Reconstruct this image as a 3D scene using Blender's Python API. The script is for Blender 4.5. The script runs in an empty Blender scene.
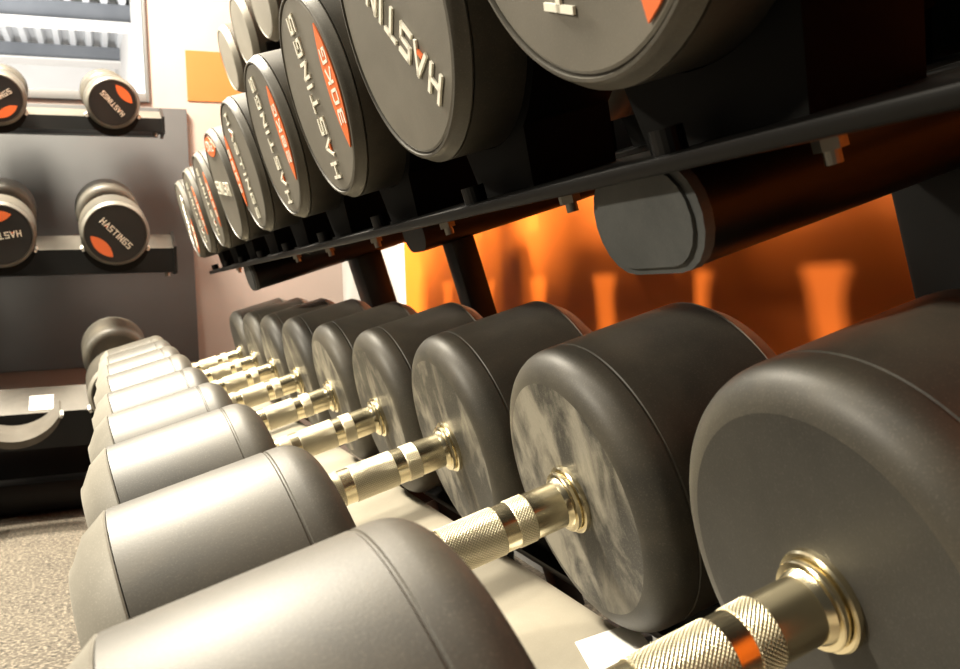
import bpy, bmesh, math, random
from mathutils import Vector, Matrix
sc = bpy.context.scene
C = sc.collection
PI = math.pi
R = math.radians
CZ = 0.61                       # height of the camera above the floor

# ------------------------------------------------------------------ camera
f, yaw, pitch, roll = 924.444, 0.38034, -0.05457, -0.03442
fw = Vector((math.sin(yaw)*math.cos(pitch), math.cos(yaw)*math.cos(pitch), math.sin(pitch)))
rt = Vector((math.cos(yaw), -math.sin(yaw), 0)); up = rt.cross(fw)
cr, sr = math.cos(roll), math.sin(roll)
r2 = rt*cr + up*sr; u2 = up*cr - rt*sr
cd = bpy.data.cameras.new('camera'); cam = bpy.data.objects.new('camera', cd); C.objects.link(cam)
cd.sensor_width = 36; cd.lens = 36*f/960; cd.clip_start = 0.02; cd.clip_end = 60
m = Matrix((r2, u2, -fw)).transposed().to_4x4(); m.translation = Vector((0, 0, CZ)); cam.matrix_world = m
cd.dof.use_dof = True; cd.dof.focus_distance = .72; cd.dof.aperture_fstop = 18
sc.camera = cam

# ------------------------------------------------------------------ light
w = bpy.data.worlds.new('world'); sc.world = w; w.use_nodes = True
bg = w.node_tree.nodes['Background']; bg.inputs[0].default_value = (1.0, 0.94, 0.84, 1); bg.inputs[1].default_value = 0.05

def area(name, loc, target, sx, sy, power, col=(1, .91, .74)):
    l = bpy.data.lights.new(name, 'AREA'); l.shape = 'RECTANGLE'; l.size = sx; l.size_y = sy; l.energy = power; l.color = col
    o = bpy.data.objects.new(name, l); C.objects.link(o); o.location = loc
    o.rotation_euler = (Vector(target)-Vector(loc)).to_track_quat('-Z', 'Y').to_euler()
    return o
area('ceiling_or_fill_lamp', (-6.0, 2.2, 3.85), (0.3, 1.2, .75), .35, .35, 560)
area('ceiling_or_fill_lamp', (-0.60, 1.95, 2.9), (-0.1, 1.8, 0), .35, .6, 105)
area('ceiling_or_fill_lamp', (-0.9, 0.5, 3.0), (-0.1, .6, .3), 1.2, .6, 45)  # soft fill added over the near end to flatten shading on the heads
area('ceiling_or_fill_lamp', (-0.50, 2.58, 2.45), (0.5, 2.4, .6), .35, .4, 245)
area('hall_fill', (-1.5, 8.0, 1.6), (-1.2, 10.0, 3.6), 3.0, 2.0, 330, (1, .98, .95))  # unseen upward light added to brighten the hall ceiling
sc.view_settings.view_transform = 'Standard'; sc.view_settings.look = 'None'
sc.view_settings.exposure = 0.0; sc.view_settings.gamma = 1.0
sc.view_settings.use_curve_mapping = False

# ------------------------------------------------------------------ materials
def new_mat(name):
    mt = bpy.data.materials.new(name); mt.use_nodes = True
    nt = mt.node_tree; return mt, nt, nt.nodes['Principled BSDF']
def N(nt, t, **kw):
    n = nt.nodes.new(t)
    for k, v in kw.items(): setattr(n, k, v)
    return n
def plain(name, col, rough=.5, metal=0., spec=.5):
    mt, nt, b = new_mat(name)
    b.inputs['Base Color'].default_value = (*col, 1); b.inputs['Roughness'].default_value = rough
    b.inputs['Metallic'].default_value = metal; b.inputs['Specular IOR Level'].default_value = spec
    return mt
def coords(nt):
    tc = N(nt, 'ShaderNodeTexCoord'); oi = N(nt, 'ShaderNodeObjectInfo')
    mul = N(nt, 'ShaderNodeMath', operation='MULTIPLY'); nt.links.new(oi.outputs['Random'], mul.inputs[0]); mul.inputs[1].default_value = 7.3
    ad = N(nt, 'ShaderNodeVectorMath', operation='ADD'); nt.links.new(tc.outputs['Object'], ad.inputs[0]); nt.links.new(mul.outputs[0], ad.inputs[1])
    return tc, ad.outputs[0]
def noise(nt, vec, scale, detail=4, rough=.6, dist=0.):
    n = N(nt, 'ShaderNodeTexNoise'); n.inputs['Scale'].default_value = scale; n.inputs['Detail'].default_value = detail
    n.inputs['Roughness'].default_value = rough; n.inputs['Distortion'].default_value = dist; nt.links.new(vec, n.inputs['Vector']); return n.outputs[0]
def ramp(nt, fac, stops):
    r_ = N(nt, 'ShaderNodeValToRGB'); el = r_.color_ramp.elements
    while len(el) < len(stops): el.new(.5)
    for e, (p_, c_) in zip(el, stops): e.position = p_; e.color = (*c_, 1)
    nt.links.new(fac, r_.inputs[0]); return r_.outputs[0]
def mix(nt, fac, a, b, blend='MIX'):
    mx = N(nt, 'ShaderNodeMix', data_type='RGBA', blend_type=blend)
    for sock, v in ((mx.inputs[0], fac), (mx.inputs[6], a), (mx.inputs[7], b)):
        if isinstance(v, (int, float)): sock.default_value = v
        elif isinstance(v, tuple): sock.default_value = (*v, 1)
        else: nt.links.new(v, sock)
    return mx.outputs[2]
def bump(nt, b, h, strength, dist):
    bp = N(nt, 'ShaderNodeBump'); bp.inputs['Strength'].default_value = strength; bp.inputs['Distance'].default_value = dist
    nt.links.new(h, bp.inputs['Height']); nt.links.new(bp.outputs[0], b.inputs['Normal'])
def rubber(name, dark, dust, speck=.22, rough=.5, scale=9., stretch=None, lim=(.36, .68)):
    mt, nt, b = new_mat(name); tc, v = coords(nt)
    if stretch:
        mp = N(nt, 'ShaderNodeMapping'); mp.inputs['Scale'].default_value = stretch; mp.inputs['Rotation'].default_value = (R(25), 0, 0)
        nt.links.new(v, mp.inputs[0]); v2 = mp.outputs[0]
    else: v2 = v
    big = ramp(nt, noise(nt, v2, scale, 6, .62, .4), [(lim[0], dark), (lim[1], dust)])
    fine = ramp(nt, noise(nt, v, 900, 2, .5), [(.56, (0, 0, 0)), (.70, (1, 1, 1))])
    fm = N(nt, 'ShaderNodeMath', operation='MULTIPLY'); nt.links.new(fine, fm.inputs[0]); fm.inputs[1].default_value = speck
    c = mix(nt, fm.outputs[0], big, tuple(min(1, x*1.9+.01) for x in dust))
    nt.links.new(c, b.inputs['Base Color']); b.inputs['Roughness'].default_value = rough
    b.inputs['Specular IOR Level'].default_value = .34
    bump(nt, b, noise(nt, v, 700, 2), .18, .0003)
    return mt
M = {}
M['rubber'] = rubber('black_rubber', (.044, .041, .035), (.088, .078, .060), rough=.48)
M['rubber_face'] = rubber('scuffed_rubber_face', (.040, .038, .034), (.27, .25, .205), .15, .48, 17., (1, 1.5, .8), (.46, .64))
M['rubber_clean'] = rubber('clean_rubber_face', (.034, .032, .028), (.05, .047, .041), .25, .5)
M['ring'] = rubber('grey_rubber_ring', (.19, .178, .150), (.28, .262, .222), .2, .5)
M['ring_dark'] = rubber('dark_rubber_ring', (.075, .07, .06), (.13, .12, .10), .2, .45)
M['plate'] = rubber('grey_end_plate', (.140, .129, .107), (.18, .166, .138), .12, .45)
M['plate_black'] = rubber('black_end_plate', (.012, .012, .013), (.02, .02, .02), .05, .5)
M['letter'] = plain('cream_letter_paint', (.86, .83, .72), .45)
M['orange_badge'] = plain('orange_badge_paint', (.80, .17, .045), .45)
M['steel'] = plain('brushed_handle_steel', (.78, .69, .47), .21, 1.0)
M['black_metal'] = plain('black_powder_coat', (.0028, .0026, .0024), .38, 0, .28)
M['black_saddle'] = plain('black_saddle_plastic', (.0022, .0022, .002), .6, 0, .12)
M['cap'] = rubber('grey_plastic_cap', (.05, .053, .053), (.085, .088, .087), .1, .5, 14)
M['bolt'] = plain('zinc_bolt', (.26, .25, .225), .38, .9)
M['sticker'] = plain('white_sticker', (.85, .84, .80), .6)
M['tip'] = plain('pale_saddle_tip', (.62, .60, .56), .4)
M['grey_rail'] = rubber('dusty_rail_highlit_saddle', (.06, .053, .044), (.10, .09, .075), .1, .5, 8)
M['tray'] = rubber('beige_tray_paint', (.26, .235, .185), (.33, .30, .24), .08, .42, 7)

def knurl():
    mt, nt, b = new_mat('knurled_steel'); tc = N(nt, 'ShaderNodeTexCoord'); sx = N(nt, 'ShaderNodeSeparateXYZ'); nt.links.new(tc.outputs['Object'], sx.inputs[0])
    at = N(nt, 'ShaderNodeMath', operation='ARCTAN2'); nt.links.new(sx.outputs[1], at.inputs[0]); nt.links.new(sx.outputs[2], at.inputs[1])
    th = N(nt, 'ShaderNodeMath', operation='MULTIPLY'); nt.links.new(at.outputs[0], th.inputs[0]); th.inputs[1].default_value = 22
    xx = N(nt, 'ShaderNodeMath', operation='MULTIPLY'); nt.links.new(sx.outputs[0], xx.inputs[0]); xx.inputs[1].default_value = 1300
    outs = []
    for op in ('ADD', 'SUBTRACT'):
        a = N(nt, 'ShaderNodeMath', operation=op); nt.links.new(th.outputs[0], a.inputs[0]); nt.links.new(xx.outputs[0], a.inputs[1])
        s = N(nt, 'ShaderNodeMath', operation='SINE'); nt.links.new(a.outputs[0], s.inputs[0])
        ab = N(nt, 'ShaderNodeMath', operation='ABSOLUTE'); nt.links.new(s.outputs[0], ab.inputs[0]); outs.append(ab)
    mn = N(nt, 'ShaderNodeMath', operation='MINIMUM'); nt.links.new(outs[0].outputs[0], mn.inputs[0]); nt.links.new(outs[1].outputs[0], mn.inputs[1])
    nt.links.new(ramp(nt, mn.outputs[0], [(.0, (.40, .33, .20)), (.4, (.84, .76, .56))]), b.inputs['Base Color'])
    b.inputs['Metallic'].default_value = 1; b.inputs['Roughness'].default_value = .36
    bump(nt, b, mn.outputs[0], .8, .0009)
    return mt
M['knurl'] = knurl()

def floor_mat():
    mt, nt, b = new_mat('speckled_rubber_floor'); tc = N(nt, 'ShaderNodeTexCoord'); v = tc.outputs['Object']
    base = ramp(nt, noise(nt, v, 5, 6, .7), [(.3, (.055, .045, .034)), (.7, (.095, .08, .06))])
    sp = ramp(nt, noise(nt, v, 130, 3, .7), [(.50, (0, 0, 0)), (.60, (1, 1, 1))])
    sp2 = ramp(nt, noise(nt, v, 90, 3, .7), [(.55, (0, 0, 0)), (.62, (1, 1, 1))])
    c = mix(nt, sp2, mix(nt, sp, base, (.22, .19, .145)), (.022, .018, .013))
    nt.links.new(c, b.inputs['Base Color']); b.inputs['Roughness'].default_value = .8
    bump(nt, b, noise(nt, v, 160, 3), .4, .002)
    return mt
M['floor'] = floor_mat()
def wall_mat(name, a, c, sc_=3.):
    mt, nt, b = new_mat(name); tc = N(nt, 'ShaderNodeTexCoord'); v = tc.outputs['Object']
    nt.links.new(ramp(nt, noise(nt, v, sc_, 4), [(.3, a), (.7, c)]), b.inputs['Base Color']); b.inputs['Roughness'].default_value = .6
    bump(nt, b, noise(nt, v, 260, 2), .1, .001); return mt
M['wall_pink'] = wall_mat('pinkish_wall_paint', (.25, .195, .172), (.275, .215, .19))
M['wall_white'] = wall_mat('white_wall_paint', (.66, .64, .61), (.70, .68, .65))
M['wall_grey'] = wall_mat('pale_grey_wall_paint', (.30, .295, .285), (.33, .325, .315))
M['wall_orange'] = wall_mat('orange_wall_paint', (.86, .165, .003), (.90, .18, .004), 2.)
M['stripe'] = wall_mat('orange_stripe_dimmed', (.27, .078, .006), (.29, .084, .007), 2.)  # same orange as the wall, colour darkened to offset the strong lamp
M['board'] = wall_mat('dark_grey_board', (.040, .041, .043), (.052, .053, .055))
M['deck'] = wall_mat('galvanised_deck', (.50, .51, .52), (.60, .61, .62))
M['beam'] = wall_mat('grey_steel_beam', (.10, .108, .12), (.13, .138, .15))
M['frame'] = plain('dark_window_frame', (.10, .10, .10), .5)
def glass():
    mt, nt, b = new_mat('window_glass'); out = nt.nodes['Material Output']
    tr = N(nt, 'ShaderNodeBsdfTransparent'); gl = N(nt, 'ShaderNodeBsdfGlossy'); gl.inputs['Roughness'].default_value = .02
    mx = N(nt, 'ShaderNodeMixShader'); mx.inputs[0].default_value = .06
    nt.links.new(tr.outputs[0], mx.inputs[1]); nt.links.new(gl.outputs[0], mx.inputs[2]); nt.links.new(mx.outputs[0], out.inputs[0]); return mt
M['glass'] = glass()

# ------------------------------------------------------------------ mesh helpers
def link(name, bm, mats, parent=None, smooth=True, angle=24):
    me = bpy.data.meshes.new(name)
    bmesh.ops.recalc_face_normals(bm, faces=bm.faces[:]); bm.to_mesh(me); bm.free()
    for mm in (mats if isinstance(mats, (list, tuple)) else [mats]): me.materials.append(mm)
    if smooth:
        me.polygons.foreach_set('use_smooth', [True]*len(me.polygons)); me.set_sharp_from_angle(angle=R(angle))
    o = bpy.data.objects.new(name, me); C.objects.link(o)
    if parent: o.parent = parent
    return o
def lathe(prof, seg=72, bm=None, mat=0):
    """surface of revolution about local X; prof = [(x, r), ...], closed on the axis when r == 0"""
    bm = bm or bmesh.new(); rings = []
    for x, r_ in prof:
        if r_ < 1e-7: rings.append([bm.verts.new((x, 0, 0))])
        else: rings.append([bm.verts.new((x, r_*math.sin(2*PI*k/seg), r_*math.cos(2*PI*k/seg))) for k in range(seg)])
    for a, b in zip(rings, rings[1:]):
        for k in range(seg):
            k2 = (k+1) % seg
            if len(a) == 1 and len(b) == 1: continue
            if len(a) == 1: fc = bm.faces.new((a[0], b[k2], b[k]))
            elif len(b) == 1: fc = bm.faces.new((a[k], a[k2], b[0]))
            else: fc = bm.faces.new((a[k], a[k2], b[k2], b[k]))
            fc.material_index = mat
    return bm
def box(bm, lo, hi, mtx=None, bev=0., mat=0):
    lo, hi = Vector(lo), Vector(hi)
    vs = [bm.verts.new((x, y, z)) for x in (lo.x, hi.x) for y in (lo.y, hi.y) for z in (lo.z, hi.z)]
    fs = [bm.faces.new([vs[i] for i in q]) for q in ((0, 1, 3, 2), (4, 6, 7, 5), (0, 4, 5, 1), (2, 3, 7, 6), (0, 2, 6, 4), (1, 5, 7, 3))]
    for q in fs: q.material_index = mat
    if bev:
        es = list({e for q in fs for e in q.edges})
        res = bmesh.ops.bevel(bm, geom=es, offset=bev, segments=2, profile=.5, affect='EDGES')
        vs = list({v for q in res['faces'] for v in q.verts} | {v for v in vs if v.is_valid})
    if mtx is not None: bmesh.ops.transform(bm, matrix=mtx, verts=[v for v in vs if v.is_valid])
    return bm
def extrude_poly(bm, pts, x0, x1, mtx=None, mat=0, axis='x'):
    """polygon pts (u, v) swept between x0 and x1 along the given axis"""
    def P(t, u, v): return {'x': (t, u, v), 'y': (u, t, v), 'z': (u, v, t)}[axis]
    a = [bm.verts.new(P(x0, u, v)) for u, v in pts]; b = [bm.verts.new(P(x1, u, v)) for u, v in pts]
    n = len(pts); fs = [bm.faces.new(a), bm.faces.new(b[::-1])]
    for k in range(n): fs.append(bm.faces.new((a[k], b[k], b[(k+1) % n], a[(k+1) % n])))
    for q in fs: q.material_index = mat
    if mtx is not None: bmesh.ops.transform(bm, matrix=mtx, verts=a+b)
    return bm
def empty(name, loc, label, cat, group=None, rot=None):
    o = bpy.data.objects.new(name, None); C.objects.link(o); o.empty_display_size = .05; o.location = loc
    if rot: o.rotation_euler = rot
    o['label'] = label; o['category'] = cat
    if group: o['group'] = group
    return o
def struct(name, bm, mat, smooth=False):
    o = link(name, bm, mat, None, smooth); o['kind'] = 'structure'; return o

# ------------------------------------------------------------------ stroke lettering
GL = {'H': [[(0, 0), (0, 1)], [(0, .5), (.8, .5)], [(.8, 0), (.8, 1)]], 'A': [[(0, 0), (.45, 1), (.9, 0)]],
      'S': [[(.8, 1), (0, 1), (0, .52), (.8, .48), (.8, 0), (0, 0)]], 'T': [[(0, 1), (.9, 1)], [(.45, 1), (.45, 0)]],
      'I': [[(.1, 0), (.1, 1)]], 'N': [[(0, 0), (0, 1), (.8, 0), (.8, 1)]], 'G': [[(.8, 1), (0, 1), (0, 0), (.8, 0), (.8, .5), (.45, .5)]],
      'K': [[(0, 0), (0, 1)], [(.8, 1), (0, .5), (.8, 0)]], '0': [[(0, 0), (0, 1), (.8, 1), (.8, 0), (0, 0)]],
      '1': [[(.1, .8), (.4, 1), (.4, 0)]], '2': [[(0, 1), (.8, 1), (.8, .5), (0, .5), (0, 0), (.8, 0)]],
      '3': [[(0, 1), (.8, 1), (.8, 0), (0, 0)], [(.1, .5), (.8, .5)]], '4': [[(0, 1), (0, .45), (.8, .45)], [(.8, 1), (.8, 0)]],
      '5': [[(.8, 1), (0, 1), (0, .5), (.8, .5), (.8, 0), (0, 0)]], '6': [[(.8, 1), (0, 1), (0, 0), (.8, 0), (.8, .5), (0, .5)]],
      '7': [[(0, 1), (.8, 1), (.35, 0)]], '8': [[(0, 0), (0, 1), (.8, 1), (.8, 0), (0, 0)], [(0, .5), (.8, .5)]],
      '9': [[(.8, .5), (0, .5), (0, 1), (.8, 1), (.8, 0), (0, 0)]]}
WID = {'I': .2, '1': .5}
def text_bm(txt, width, height, cu, cv, phi, x0, x1, accent=False, stroke=.17):
    """lettering on the plane x = const, read from -x; u to the reader's right, v up; centred at (cu, cv) then rolled by phi"""
    adv = [WID.get(ch, .9)+.42 for ch in txt]; tot = sum(adv)-.42
    bm = bmesh.new(); pen = 0; sxx = width/tot; cph, sph = math.cos(phi), math.sin(phi)
    def put(quad, mat):
        pts = []
        for a, b in quad:
            u, v = a, b; uu = u*cph-v*sph; vv = u*sph+v*cph; pts.append((-uu, vv))
        extrude_poly(bm, pts, x0, x1, None, mat)
    def seg(p, q, mat=0):
        (a, b), (c, d) = p, q
        a, b, c, d = cu-width/2+a*sxx, cv+(b-.5)*height, cu-width/2+c*sxx, cv+(d-.5)*height
        L_ = math.hypot(c-a, d-b) or 1; ux, uy = (c-a)/L_, (d-b)/L_; h = stroke*height/2
        a -= ux*h; b -= uy*h; c += ux*h; d += uy*h
        put([(a-uy*h, b+ux*h), (a+uy*h, b-ux*h), (c+uy*h, d-ux*h), (c-uy*h, d+ux*h)], mat)
    for ch, ad in zip(txt, adv):
        for line in GL[ch]:
            for p, q in zip(line, line[1:]): seg((pen+p[0], p[1]), (pen+q[0], q[1]))
        if ch == 'A' and accent: seg((pen+.36, .2), (pen+.54, .2), 1)
        pen += ad
    return bm
def badge_bm(rd, half, d0, inner, outer, phi, x0, x1):
    """lens of two arcs on a chord at d0 from the centre; lies below the lettering"""
    pts = []
    for sag, sg in ((outer-d0, 1), (d0-inner, -1)):
        rad = (half**2+sag**2)/(2*sag); b0 = math.asin(min(1, half/rad))
        for k in range(17):
            a = sg*(-b0+2*b0*k/16)
            if sg < 0 and k in (0, 16): continue
            pts.append((d0+sg*(rad*math.cos(a)-rad*math.cos(b0)), rad*math.sin(a)))
    bm = bmesh.new(); ph = phi-PI/2; q = [(u*rd*math.cos(ph)-v*rd*math.sin(ph), u*rd*math.sin(ph)+v*rd*math.cos(ph)) for u, v in pts]
    extrude_poly(bm, [(-u, v) for u, v in q], x0, x1); return bm

# ------------------------------------------------------------------ dumbbell
def arc(cx, cr_, rad, a0, a1, n): return [(cx+rad*math.cos(a0+(a1-a0)*k/n), cr_+rad*math.sin(a0+(a1-a0)*k/n)) for k in range(n+1)]
def dumbbell(loc, rot, r, Lh, G, label, group, ch=.026, phi=None, weight='', mark=False, plate='plate', tw=1.5, th=.23, lens=(.60, .743, .58, .955), toff=0., seg=72, hr=.0165, face='rubber_face'):
    """origin under the middle of the handle, axis along local X, front end at -x"""
    root = empty('dumbbell', loc, label, 'dumbbell', group, rot)
    g = G/2; fi = .020
    for s in (-1, 1):
        # inner face, rounded shoulder, moulded seam, barrel, shoulder ring seat
        pr = [(g+.0006, 0), (g+.0006, .030), (g+.0004, r-fi-.014)]
        faceprof = [(g, 0.), (g, r-fi)]
        body = [(g, r-fi)] + arc(g+fi, r-fi, fi, PI, PI/2, 8)[1:] + [(g+fi+.0075, r), (g+fi+.0082, r-.0007), (g+fi+.0092, r-.0007), (g+fi+.010, r), (g+Lh-ch-.002, r), (g+Lh-ch-.002, 0)]
        o = g+Lh
        rp = r-ch*1.02 if ch > .02 else r-ch*.86          # plate radius
        ringp = [(o-ch-.0012, r-.004), (o-ch-.0012, r-.0010), (o-ch, r-.0002), (o-ch*.45, r-ch*.36), (o-.003, rp+.0045), (o-.0008, rp+.0025), (o-.0006, rp+.0008), (o-.004, rp+.0003), (o-.006, 0)]
        platep = [(o-.004, 0.), (o-.004, rp-.0012), (o-.0022, rp-.0010), (o-.0014, rp-.0025), (o-.0012, 0)]
        def flip(p): return [(s*x, y) for x, y in p]
        bm = lathe(flip(body), seg); lathe(flip(faceprof), seg, bm, 1)
        bmesh.ops.translate(bm, verts=bm.verts[:], vec=(0, 0, r))
        head = link('head', bm, [M['rubber'], M[face]], root)
        bm = lathe(flip(ringp), seg); bmesh.ops.translate(bm, verts=bm.verts[:], vec=(0, 0, r))
        link('end_ring', bm, M['ring_dark' if phi is not None else 'ring'], head)
        bm = lathe(flip(platep), seg); bmesh.ops.translate(bm, verts=bm.verts[:], vec=(0, 0, r))
        link('end_plate', bm, M[plate], head)
        if s < 0 and phi is not None:
            x1, x0 = -(o-.0010), -(o+.0006)
            bm = text_bm('HASTINGS', tw*rp, th*rp, toff*rp, .03*rp, phi, x0, x1, True); bmesh.ops.translate(bm, verts=bm.verts[:], vec=(0, 0, r))
            link('lettering', bm, [M['letter'], M['orange_badge']], head, False)
            bm = badge_bm(rp, *lens, phi, -(o+.0002), x1); bmesh.ops.translate(bm, verts=bm.verts[:], vec=(0, 0, r))
            link('badge', bm, M['orange_badge'], head, False)
            if weight:
                bm = text_bm(weight, lens[0]*1.2*rp, (lens[3]-lens[2])*.42*rp, 0, -(lens[2]*.47+lens[3]*.53)*rp, phi, x0, -(o), False, .2)
                bmesh.ops.translate(bm, verts=bm.verts[:], vec=(0, 0, r)); link('weight_mark', bm, M['letter'], head, False)
    q = g-.009; sm = .027; bd = .0135; gp = .0105
    k = (g-.009)/.072
    a1 = q-sm*k; a2 = a1-bd*k; a3 = a2-gp*k
    bm = lathe([(-g, 0), (-g, hr), (g, hr), (g, 0)], 48); hd = link('handle', bm, M['steel'], root); hd.location = (0, 0, r)
    def kn(a, b):
        o = link('knurled_band' if b-a < .03*k else 'knurled_grip', lathe([(a, hr-.001), (a, hr+.0002), (a+.0006, hr+.0007), (b-.0006, hr+.0007), (b, hr+.0002), (b, hr-.001)], 64), M['knurl'], hd)
    kn(-a3, a3); kn(a2, a1); kn(-a1, -a2)
    for s in (-1, 1):
        pr = [(g+.001, .012), (g+.001, hr+.0085), (g-.0032, hr+.0085), (g-.0042, hr+.0076), (g-.0044, hr+.0040), (g-.0052, hr+.0040), (g-.0054, hr+.0054), (g-.0078, hr+.0054), (g-.0084, hr+.0048), (g-.0086, hr+.0022), (g-.0108, hr+.0012), (g-.013, hr-.0005)]
        link('collar', lathe([(s*x, y) for x, y in pr], 48), M['steel'], hd)
    return root

# ------------------------------------------------------------------ setting
def quad_box(lo, hi): bm = bmesh.new(); return box(bm, lo, hi)
XW, YW = .815, 3.40
def z(v): return v+CZ
struct('floor', quad_box((-4, -2.5, -.05), (XW+.1, 13, 0)), M['floor'])
# back wall with the opening of window_1 (x -2.2 .. .185, z above .66)
bm = bmesh.new()
box(bm, (-4, YW, 0), (XW+.1, YW+.10, z(.66))); box(bm, (.168, YW, z(.66)), (XW+.1, YW+.10, z(2.2))); box(bm, (-4, YW, z(.66)), (-2.2, YW+.10, z(2.2))); box(bm, (-2.2, YW, z(1.75)), (.168, YW+.10, z(2.2)))
struct('wall_back', bm, M['wall_pink'])
struct('wall_right', quad_box((XW, -2.5, 0), (XW+.1, YW, z(2.2))), M['wall_grey'])
struct('trim_1', quad_box((XW-.004, -2.5, .08), (XW, 2.60, z(1.2))), M['wall_orange'])
struct('trim_2', quad_box((XW-.006, 2.60, .08), (XW, 2.66, z(1.2))), M['wall_white'])
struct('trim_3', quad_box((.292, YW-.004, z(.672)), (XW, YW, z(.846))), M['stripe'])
# window_1: frame and pane
win = bpy.data.objects.new('window_1', None); C.objects.link(win); win['kind'] = 'structure'; win.location = (0, YW, z(.66))
bm = bmesh.new()
for lo, hi in (((.158, -.012, 0), (.168, .10, 1.09)), ((-2.2, -.012, 0), (.158, .10, .03)), ((-2.2, -.012, 1.06), (.158, .10, 1.09)), ((-2.2, -.012, .03), (-2.17, .10, 1.06))): box(bm, lo, hi, None, .003)
link('window_frame', bm, M['frame'], win)
bm = bmesh.new(); box(bm, (-2.17, .045, .03), (.158, .051, 1.06)); link('window_pane', bm, M['glass'], win, False)
# neighbouring hall seen through window_1
HC = z(2.77)
bm = bmesh.new(); pts = []
x = -6.
while x < .60: pts += [(x, HC), (x+.055, HC), (x+.08, HC+.09), (x+.135, HC+.09)]; x += .16
top = [(a, HC+.14) for a in (pts[-1][0], pts[0][0])]
extrude_poly(bm, pts+top, 3.6, 12.2, None, 0, 'y'); struct('ceiling', bm, M['deck'])
for k, (yy, zb) in enumerate(((9.55, 2.58), (11.2, 2.60))):
    bm = bmesh.new(); box(bm, (-6, yy, z(zb+.012)), (.6, yy+.02, HC)); box(bm, (-6, yy-.05, z(zb)), (.6, yy+.30, z(zb+.012)), None, 0, 1)
    struct('trim_%d' % (k+4), bm, [M['beam'], M['wall_white']])
bm = bmesh.new(); extrude_poly(bm, [(.455, 6.8), (.216, 12.3), (.60, 12.3), (.60, 6.8)], 0, HC+.1, None, 0, 'z'); struct('wall_hall_side', bm, M['wall_white'])
struct('wall_hall_end', quad_box((-6, 12.2, 0), (.60, 12.3, HC+.1)), M['wall_white'])
# dark board behind the left rack
bm = bmesh.new(); box(bm, (-2.4, YW-.025, z(-.236)), (.285, YW, z(.640)), None, .003)
o = link('wall_board', bm, M['board']); o['label'] = 'large dark grey board fixed to the wall behind the far dumbbell rack'; o['category'] = 'wall panel'

# ------------------------------------------------------------------ right rack
T = .270; TL = .262; TU = .281; S = .25
rack = empty('dumbbell_rack', (.55, 1.3, 0), 'long black dumbbell rack along the orange wall, with one tray of beige paint', 'rack')
def rk(name, bm, mat, smooth=True, angle=24, parent=None):
    if parent is None: bmesh.ops.translate(bm, verts=bm.verts[:], vec=(-.55, -1.3, 0))
    return link(name, bm, mat, parent or rack, smooth, angle)
def frame(x0, z0, t):         # local (a along tilt, y, n up) -> world
    return Matrix(((math.cos(t), 0, -math.sin(t), x0), (0, 1, 0, 0), (math.sin(t), 0, math.cos(t), z(z0)), (0, 0, 0, 1)))
XL, ZL, YL = .3251, -.2565, .3297
XU, ZU, YU = .2150, .0840, .3641
X3, Z3, Y3 = .325, .490, .3641
FL, FU, F3 = frame(XL, ZL, TL), frame(XU, ZU, TU), frame(X3, Z3, TU)
G, LH = .1617, .1564
# lower tier: beige tray under the front heads, dark rear rail
bm = bmesh.new(); box(bm, (-.325, -.2, -.012), (.012, 2.50, -.004), FL, .002); rk('front_tray', bm, M['tray'])
bm = bmesh.new(); box(bm, (-.333, -.2, -.045), (-.325, 2.50, .004), FL, .002); rk('tray_lip', bm, M['black_metal'])
bm = bmesh.new(); box(bm, (.045, -.2, -.034), (.140, 2.50, -.026), FL, .002); rk('rear_rail', bm, M['black_metal'])
# upper and top tiers: thin folded tray
for F, y1 in ((FU, 2.40), (F3, 2.46)):
    y0 = -.2
    bm = bmesh.new(); box(bm, (.012, y0, -.042), (.135, y1, -.034), F, .0015); rk('front_rail', bm, M['black_metal'])
    bm = bmesh.new(); box(bm, (.33, y0, -.042), (.45, y1, -.034), F, .0015); rk('rear_rail', bm, M['black_metal'])
def saddle(F, y, r, a0, a1, name='saddle', span=58, mat=None, base=-.034, th=.008):
    bm = bmesh.new(); pts = []; n = 20; s = R(span)
    for k in range(n+1): t = -s+2*s*k/n; pts.append((y+(r+.0008)*math.sin(t), r-(r+.0008)*math.cos(t)))
    for k in range(n+1):
        t = s-2*s*k/n; zz = r-(r+th)*math.cos(t); yy = (r+th)*math.sin(t)
        if abs(yy) < r*.52: zz = base
        pts.append((y+yy, zz))
    # the foot follows the rail between +-.52 r
    extrude_poly(bm, pts, a0, a1, F); return rk(name, bm, mat or M['black_saddle'], True, 40)
RL = [.1105, .1060, .1060, .1046, .1046, .1065, .1070, .1075, .1070]
RU = [.1150, .1050, .0985, .0975, .0985, .0975, .0965, .0970, .0980]
R3 = [.088, .088, .088, .088, .087, .086, .085, .084, .083]
for i in range(9):
    saddle(FL, YL+S*i, RL[i], .060, .125)
    saddle(FU, YU+S*i, RU[i], .048, .115)
    saddle(FU, YU+S*i, RU[i], .345, .425)
    saddle(F3, Y3+S*i, R3[i], .030, .105); saddle(F3, Y3+S*i, R3[i], .345, .425)
bm = bmesh.new(); box(bm, (.470, -.2, -.05), (.478, 1.70, .115), FU, .002); rk('shade_plate', bm, M['black_metal'])  # plate added to block light on the wall and blacken the gaps
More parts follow.
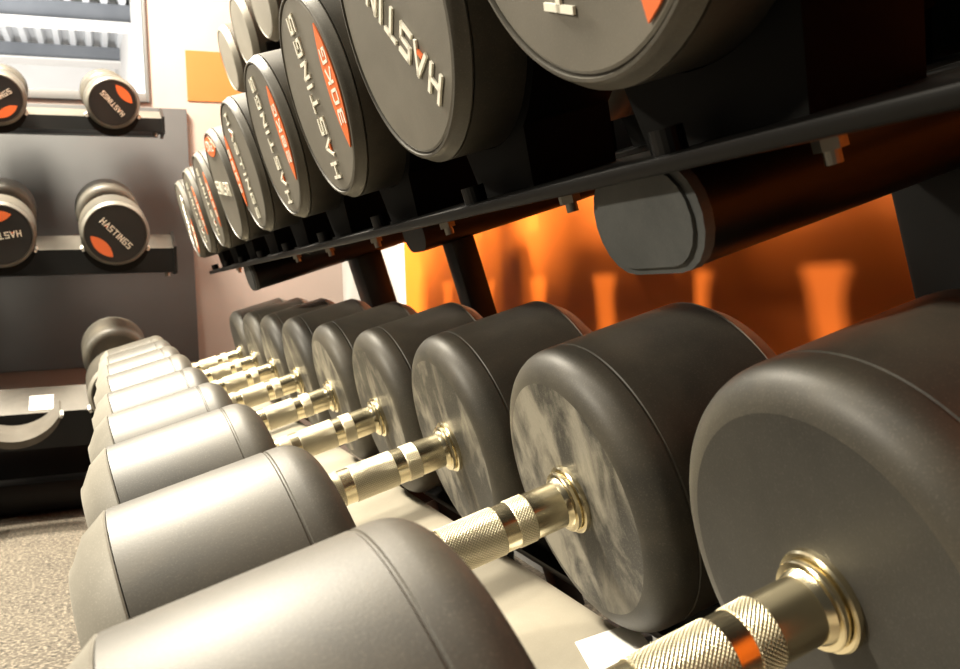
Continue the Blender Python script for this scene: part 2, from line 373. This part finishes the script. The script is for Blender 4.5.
def bolt(F, a, y, top=False):
    bm = bmesh.new()
    def cyl(h0, h1, r_, seg):
        vs0 = [bm.verts.new((a+r_*math.cos(2*PI*k/seg+.3), y+r_*math.sin(2*PI*k/seg+.3), h0)) for k in range(seg)]
        vs1 = [bm.verts.new((v.co.x, v.co.y, h1)) for v in vs0]
        bm.faces.new(vs0); bm.faces.new(vs1[::-1])
        for k in range(seg): bm.faces.new((vs0[k], vs0[(k+1) % seg], vs1[(k+1) % seg], vs1[k]))
    if top: cyl(-.034, -.022, .0085, 20)
    else: cyl(-.0445, -.042, .0095, 24); cyl(-.0525, -.0445, .0078, 6); cyl(-.059, -.0525, .0042, 16)
    bm.transform(F); rk('bolt_head' if top else 'bolt', bm, M['black_metal'] if top else M['bolt'], False)
for i in range(9): bolt(FU, .075, YU+S*i-.038)
bolt(FU, .075, YU-S-.038)
for i in range(9): bolt(FU, .028, YU+S*i+.012, True)
# arms (flat oval tube with a grey end cap) and posts
def stadium(wd, ht, n=10):
    h = ht/2; c = wd/2-h; pts = []
    for k in range(n+1): a = -PI/2+PI*k/n; pts.append((c+h*math.cos(a), h*math.sin(a)))
    for k in range(n+1): a = PI/2+PI*k/n; pts.append((-c+h*math.cos(a), h*math.sin(a)))
    return pts
FA = frame(.26, .030, TU)
def arm(y, a0, a1, cap=True, F=FA, wd=.098, ht=.056):
    bm = bmesh.new(); extrude_poly(bm, [(y+u, v) for u, v in stadium(wd, ht)], a0, a1, F); o = rk('arm', bm, M['black_metal'])
    if cap:
        bm = bmesh.new()
        for sc_, x0, x1 in ((1.02, a0-.002, a0+.004), (.88, a0-.004, a0-.001)): extrude_poly(bm, [(y+u*sc_, v*sc_) for u, v in stadium(wd, ht)], x0, x1, F)
        bmesh.ops.translate(bm, verts=bm.verts[:], vec=(-.55, -1.3, 0))
        rk('end_cap', bm, M['cap'], True, 32, o)
def post(y, a, wd=.1, th=.055, n0=-.72, n1=-.02):
    bm = bmesh.new(); box(bm, (a-th/2, y-wd/2, n0), (a+th/2, y+wd/2, n1), FA, .006); rk('post', bm, M['black_metal'])
for y, cap in ((.412, True), (1.84, True)): arm(y, 0, .50, cap)
arm(1.312, .17, .50, False)
for y, wd, th_, yu in ((.412, .095, .055, .489), (1.312, .045, .04, 1.239), (1.865, .085, .055, 1.989)):
    post(y, .235, wd, th_, -.645, -.02)
    bm = bmesh.new(); box(bm, (.30, y-.05, 0), (.79, y+.05, .035), None, .006); rk('foot', bm, M['black_metal'])
    bm = bmesh.new(); box(bm, (-.30, y-.035, -.085), (.20, y+.035, -.046), FL, .006); rk('lower_arm', bm, M['black_metal'])
    bm = bmesh.new(); box(bm, (.405, yu-.018, z(.11)), (.440, yu+.018, z(.490)), None, .006); rk('upright', bm, M['black_metal'])
    bm = bmesh.new(); box(bm, (.03, yu-.018, -.085), (.45, yu+.018, -.043), F3, .006); rk('top_arm', bm, M['black_metal'])
# white sticker on the tray
bm = bmesh.new(); box(bm, (-.026, -.036, -.0038), (.020, .030, -.0030), FL @ Matrix.Translation((-.004, .560, 0)) @ Matrix.Rotation(R(-14), 4, 'Z')); rk('sticker', bm, M['sticker'], False)

# ------------------------------------------------------------------ dumbbells on the right rack
def place(F, a, y): return F @ Vector((a, y, 0))
near = ['nearest to the camera', 'second from the near end, pale scuffs around the collar',
        'third from the near end', 'fourth from the near end', 'fifth from the near end, middle of the row', 'sixth from the near end', 'seventh from the near end', 'eighth from the near end', 'ninth and farthest away']
for i in range(9):
    mid = place(FL, -G/2, YL+S*i)
    dumbbell(mid, (0, -TL, 0), RL[i], LH, G, 'lower tier black rubber dumbbell '+near[i], 'dumbbells on the lower tier', .028, seg=96 if i < 3 else 64, face='rubber_clean' if i in (0, 8) else 'rubber_face')
upl = ['upper tier dumbbell nearest the camera, cut by the top edge above the oval tube end', 'upper tier dumbbell with white lettering slanting down to the right, second nearest',
       'upper tier dumbbell third nearest, upright lettering and orange badge on its right rim', 'upper tier dumbbell fourth nearest, like a smaller third with orange badge on the right',
       'upper tier dumbbell fifth nearest, orange badge along its left rim', 'upper tier dumbbell sixth nearest, badge at the top and one pale bar across',
       'upper tier dumbbell seventh nearest, thin face with orange right rim', 'upper tier dumbbell eighth nearest, last but one at the far end', 'upper tier dumbbell at the far end, beside the dark grey board']
phis = [70, 131, 87, 88, -92, 172, 88, 88, 50]
kgs = ['34KG', '32KG', '30KG', '28KG', '26KG', '24KG', '22KG', '20KG', '18KG']
LHU, GU = .135, .150
LU = 2*LHU+GU
for i in range(9):
    mid = place(FU, LU/2, YU+S*i)
    dumbbell(mid, (0, -TU, 0), RU[i], LHU, GU, upl[i], 'dumbbells on the upper tier', .010, R(phis[i]), kgs[i], True, 'plate', 1.68 if i < 5 else 1.5, .21, (.72, .627, .47, .955) if i == 0 else (.60, .743, .58, .955), toff=.13 if i == 0 else 0., face='rubber_clean')
tl = {0: 'top tier dumbbell nearest the camera, above the top edge of the photo', 1: 'top tier dumbbell second nearest the camera, above the photo', 2: 'top tier dumbbell third nearest the camera, above the photo', 3: 'top tier dumbbell fourth nearest the camera, above the photo', 4: 'top tier dumbbell fifth from the far end', 5: 'top tier dumbbell fourth from the far end', 6: 'top tier dumbbell third from the far end, face dipping in at the top edge', 7: 'top tier dumbbell second from the far end', 8: 'top tier dumbbell at the far end, beside the orange stripe on the wall'}
for i in range(9):  # nearest four are out of view, added for the shade they cast
    mid = place(F3, LU/2, Y3+S*i)
    dumbbell(mid, (0, -TU, 0), R3[i], LHU, GU, tl[i], 'dumbbells on the top tier', .014, None, '', False, 'plate', seg=56)

# ------------------------------------------------------------------ left rack (faces the camera, against the back wall)
lr = empty('dumbbell_rack', (-.6, 3.0, 0), 'black three tier dumbbell rack in front of the dark grey board', 'rack')
def lk(name, bm, mat, smooth=True, angle=24, parent=None):
    bmesh.ops.translate(bm, verts=bm.verts[:], vec=(.6, -3.0, 0)); return link(name, bm, mat, parent or lr, smooth, angle)
TT = .27
def frameY(x0, y0, z0, t=TT, yw=.05):     # local a -> +Y tilted (and a little to the left), local y -> -X, n up
    return Matrix.Translation((x0, y0, z(z0))) @ Matrix.Rotation(PI/2+yw, 4, 'Z') @ Matrix.Rotation(-t, 4, 'Y')
LR = [ # tier: front face centre y, z, r, columns x, rail (y, zbot, zfront, ztop), right end x
    dict(y=2.83, zc=.545, r=.073, xs=(.040, -.252), rail=(2.99, .495, .535, .572), xe=.178),
    dict(y=2.76, zc=.172, r=.091, xs=(.027, -.262), rail=(2.935, .068, .140, .186), xe=.190),
    dict(y=2.58, zc=-.255, r=.090, xs=(.026, -.238), rail=(2.755, -.405, -.307, -.246), xe=.185)]
def saddleY(F, r, a0, a1, mat, span):
    bm = bmesh.new(); pts = []; n = 24; s = R(span)
    for k in range(n+1): t = -s+2*s*k/n; pts.append(((r+.001)*math.sin(t), r-(r+.001)*math.cos(t)))
    for k in range(n+1): t = s-2*s*k/n; e = .007+.014*(1-(t/s)**2); pts.append(((r+e)*math.sin(t), r-(r+e)*math.cos(t)))
    extrude_poly(bm, pts, a0, a1, F); o = lk('saddle', bm, mat, True, 40)
    for sg in (-1, 1):
        bm = bmesh.new(); t = s*sg; box(bm, (a0-.002, -.005, -.003), (a0+.03, .005, .004)); bm.transform(F @ Matrix.Translation((0, (r+.0065)*math.sin(t), r-(r+.0065)*math.cos(t))) @ Matrix.Rotation(t, 4, 'X'))
        bmesh.ops.translate(bm, verts=bm.verts[:], vec=(.6, -3.0, 0)); link('saddle_tip', bm, M['tip'], o)
labs = {(0, 0): 'top tier dumbbell on the far rack, right one, orange badge at its upper right', (0, 1): 'top tier dumbbell on the far rack, left one, orange badge at its lower right',
        (1, 0): 'middle tier dumbbell on the far rack, right one, orange badge at its lower left', (1, 1): 'middle tier dumbbell on the far rack, left one, orange badge above its lettering',
        (2, 0): 'black dumbbell on the bottom tier of the far rack, half hidden behind the near row'}
lphi = {(0, 0): R(131), (0, 1): R(32), (1, 0): R(-47), (1, 1): R(189), (2, 0): R(200)}
for ti, d in enumerate(LR):
    y, zb, zf, zt = d['rail']; xe = d['xe']
    bm = bmesh.new(); extrude_poly(bm, [(y, z(zb)), (y, z(zf)), (y+.09, z(zt)), (y+.098, z(zt)), (y+.098, z(zt)-.008), (y+.008, z(zf)-.008), (y+.008, z(zb)+.008), (y+.05, z(zb)+.008), (y+.05, z(zb))], -1.6, xe)
    # front of the rail is black, its tilted top dusty grey
    rl = lk('rail', bm, [M['black_metal'], M['grey_rail']], False)
    for p_ in rl.data.polygons:
        if p_.normal.z > .5: p_.material_index = 1
    bm = bmesh.new(); extrude_poly(bm, [(y-.012, z(zb)-.004), (y-.012, z(zf)+.004), (y+.10, z(zt)+.012), (y+.11, z(zt)-.01), (y+.11, z(zb)-.004)], xe, xe+.008); lk('end_bracket', bm, M['black_metal'], False)
    bm = bmesh.new(); lathe([(-.012, 0), (-.012, .007), (0, .007), (0, 0)], 16, bm); bm.transform(Matrix.Translation((xe-.02, y+.02, z(zb))) @ Matrix.Rotation(-PI/2, 4, 'Y')); lk('bolt', bm, M['bolt'])
    for ci, x0 in enumerate(d['xs']):
        r_ = d['r']; t = TT
        # front face bottom: centre minus r along n
        yb = d['y']+r_*math.sin(t); zb0 = d['zc']-r_*math.cos(t)
        F = frameY(x0, yb, zb0)
        empty_sad = (ti == 2 and ci == 1)
        if empty_sad: F = F @ Matrix.Translation((0, 0, -.025))
        saddleY(F, r_ if not empty_sad else .118, .015, .125, M['black_saddle'] if not empty_sad else M['grey_rail'], 62)  # empty saddle gets the paler grey to stand for its highlight
        if empty_sad: continue
        mid = F @ Vector((LU/2, 0, 0))
        q = F.to_3x3().to_euler()
        dumbbell(mid, q, r_, LHU, GU, labs[(ti, ci)], 'dumbbells on the far rack', .012, lphi[(ti, ci)] if ti < 2 else None, '', True, 'plate_black', 1.3, .19, (.51, .63, .43, .83), seg=56, face='rubber_clean')
        F2 = F @ Matrix.Translation((LU-.135, 0, 0))
    # rear rail under the back heads
    yr = d['y']+.36; zr = d['zc']-d['r']+.36*TT-.025
    bm = bmesh.new(); box(bm, (-1.6, yr-.03, z(zr)-.03), (xe, yr+.04, z(zr)-.004), None, .003); lk('rear_rail', bm, M['black_metal'])
# sticker on the top of the bottom rail
y, zb, zf, zt = LR[2]['rail']; sl = math.atan2(zt-zf, .09)
bm = bmesh.new(); box(bm, (-.03, .012, .0005), (.03, .072, .0015)); bm.transform(Matrix.Translation((-.185, y, z(zf))) @ Matrix.Rotation(sl, 4, 'X')); lk('sticker', bm, M['sticker'], False)
bm = bmesh.new(); box(bm, (-1.6, 2.86, .012), (.19, 2.96, .095), None, .006); lk('base_beam', bm, M['black_metal'])
bm = bmesh.new(); box(bm, (-1.6, 3.19, .02), (.19, 3.21, .26), None, .004); lk('shadow_panel', bm, M['black_metal'])  # black sheet put in for the shadow below the bottom rail
for xx in (-.345, -1.55):
    bm = bmesh.new(); box(bm, (xx-.035, 2.55, 0), (xx+.035, 3.25, .03), None, .012); lk('foot', bm, M['black_metal'])
    bm = bmesh.new(); box(bm, (xx-.095, 3.19, .02), (xx-.045, 3.25, z(.72)), None, .006); lk('upright', bm, M['black_metal'])
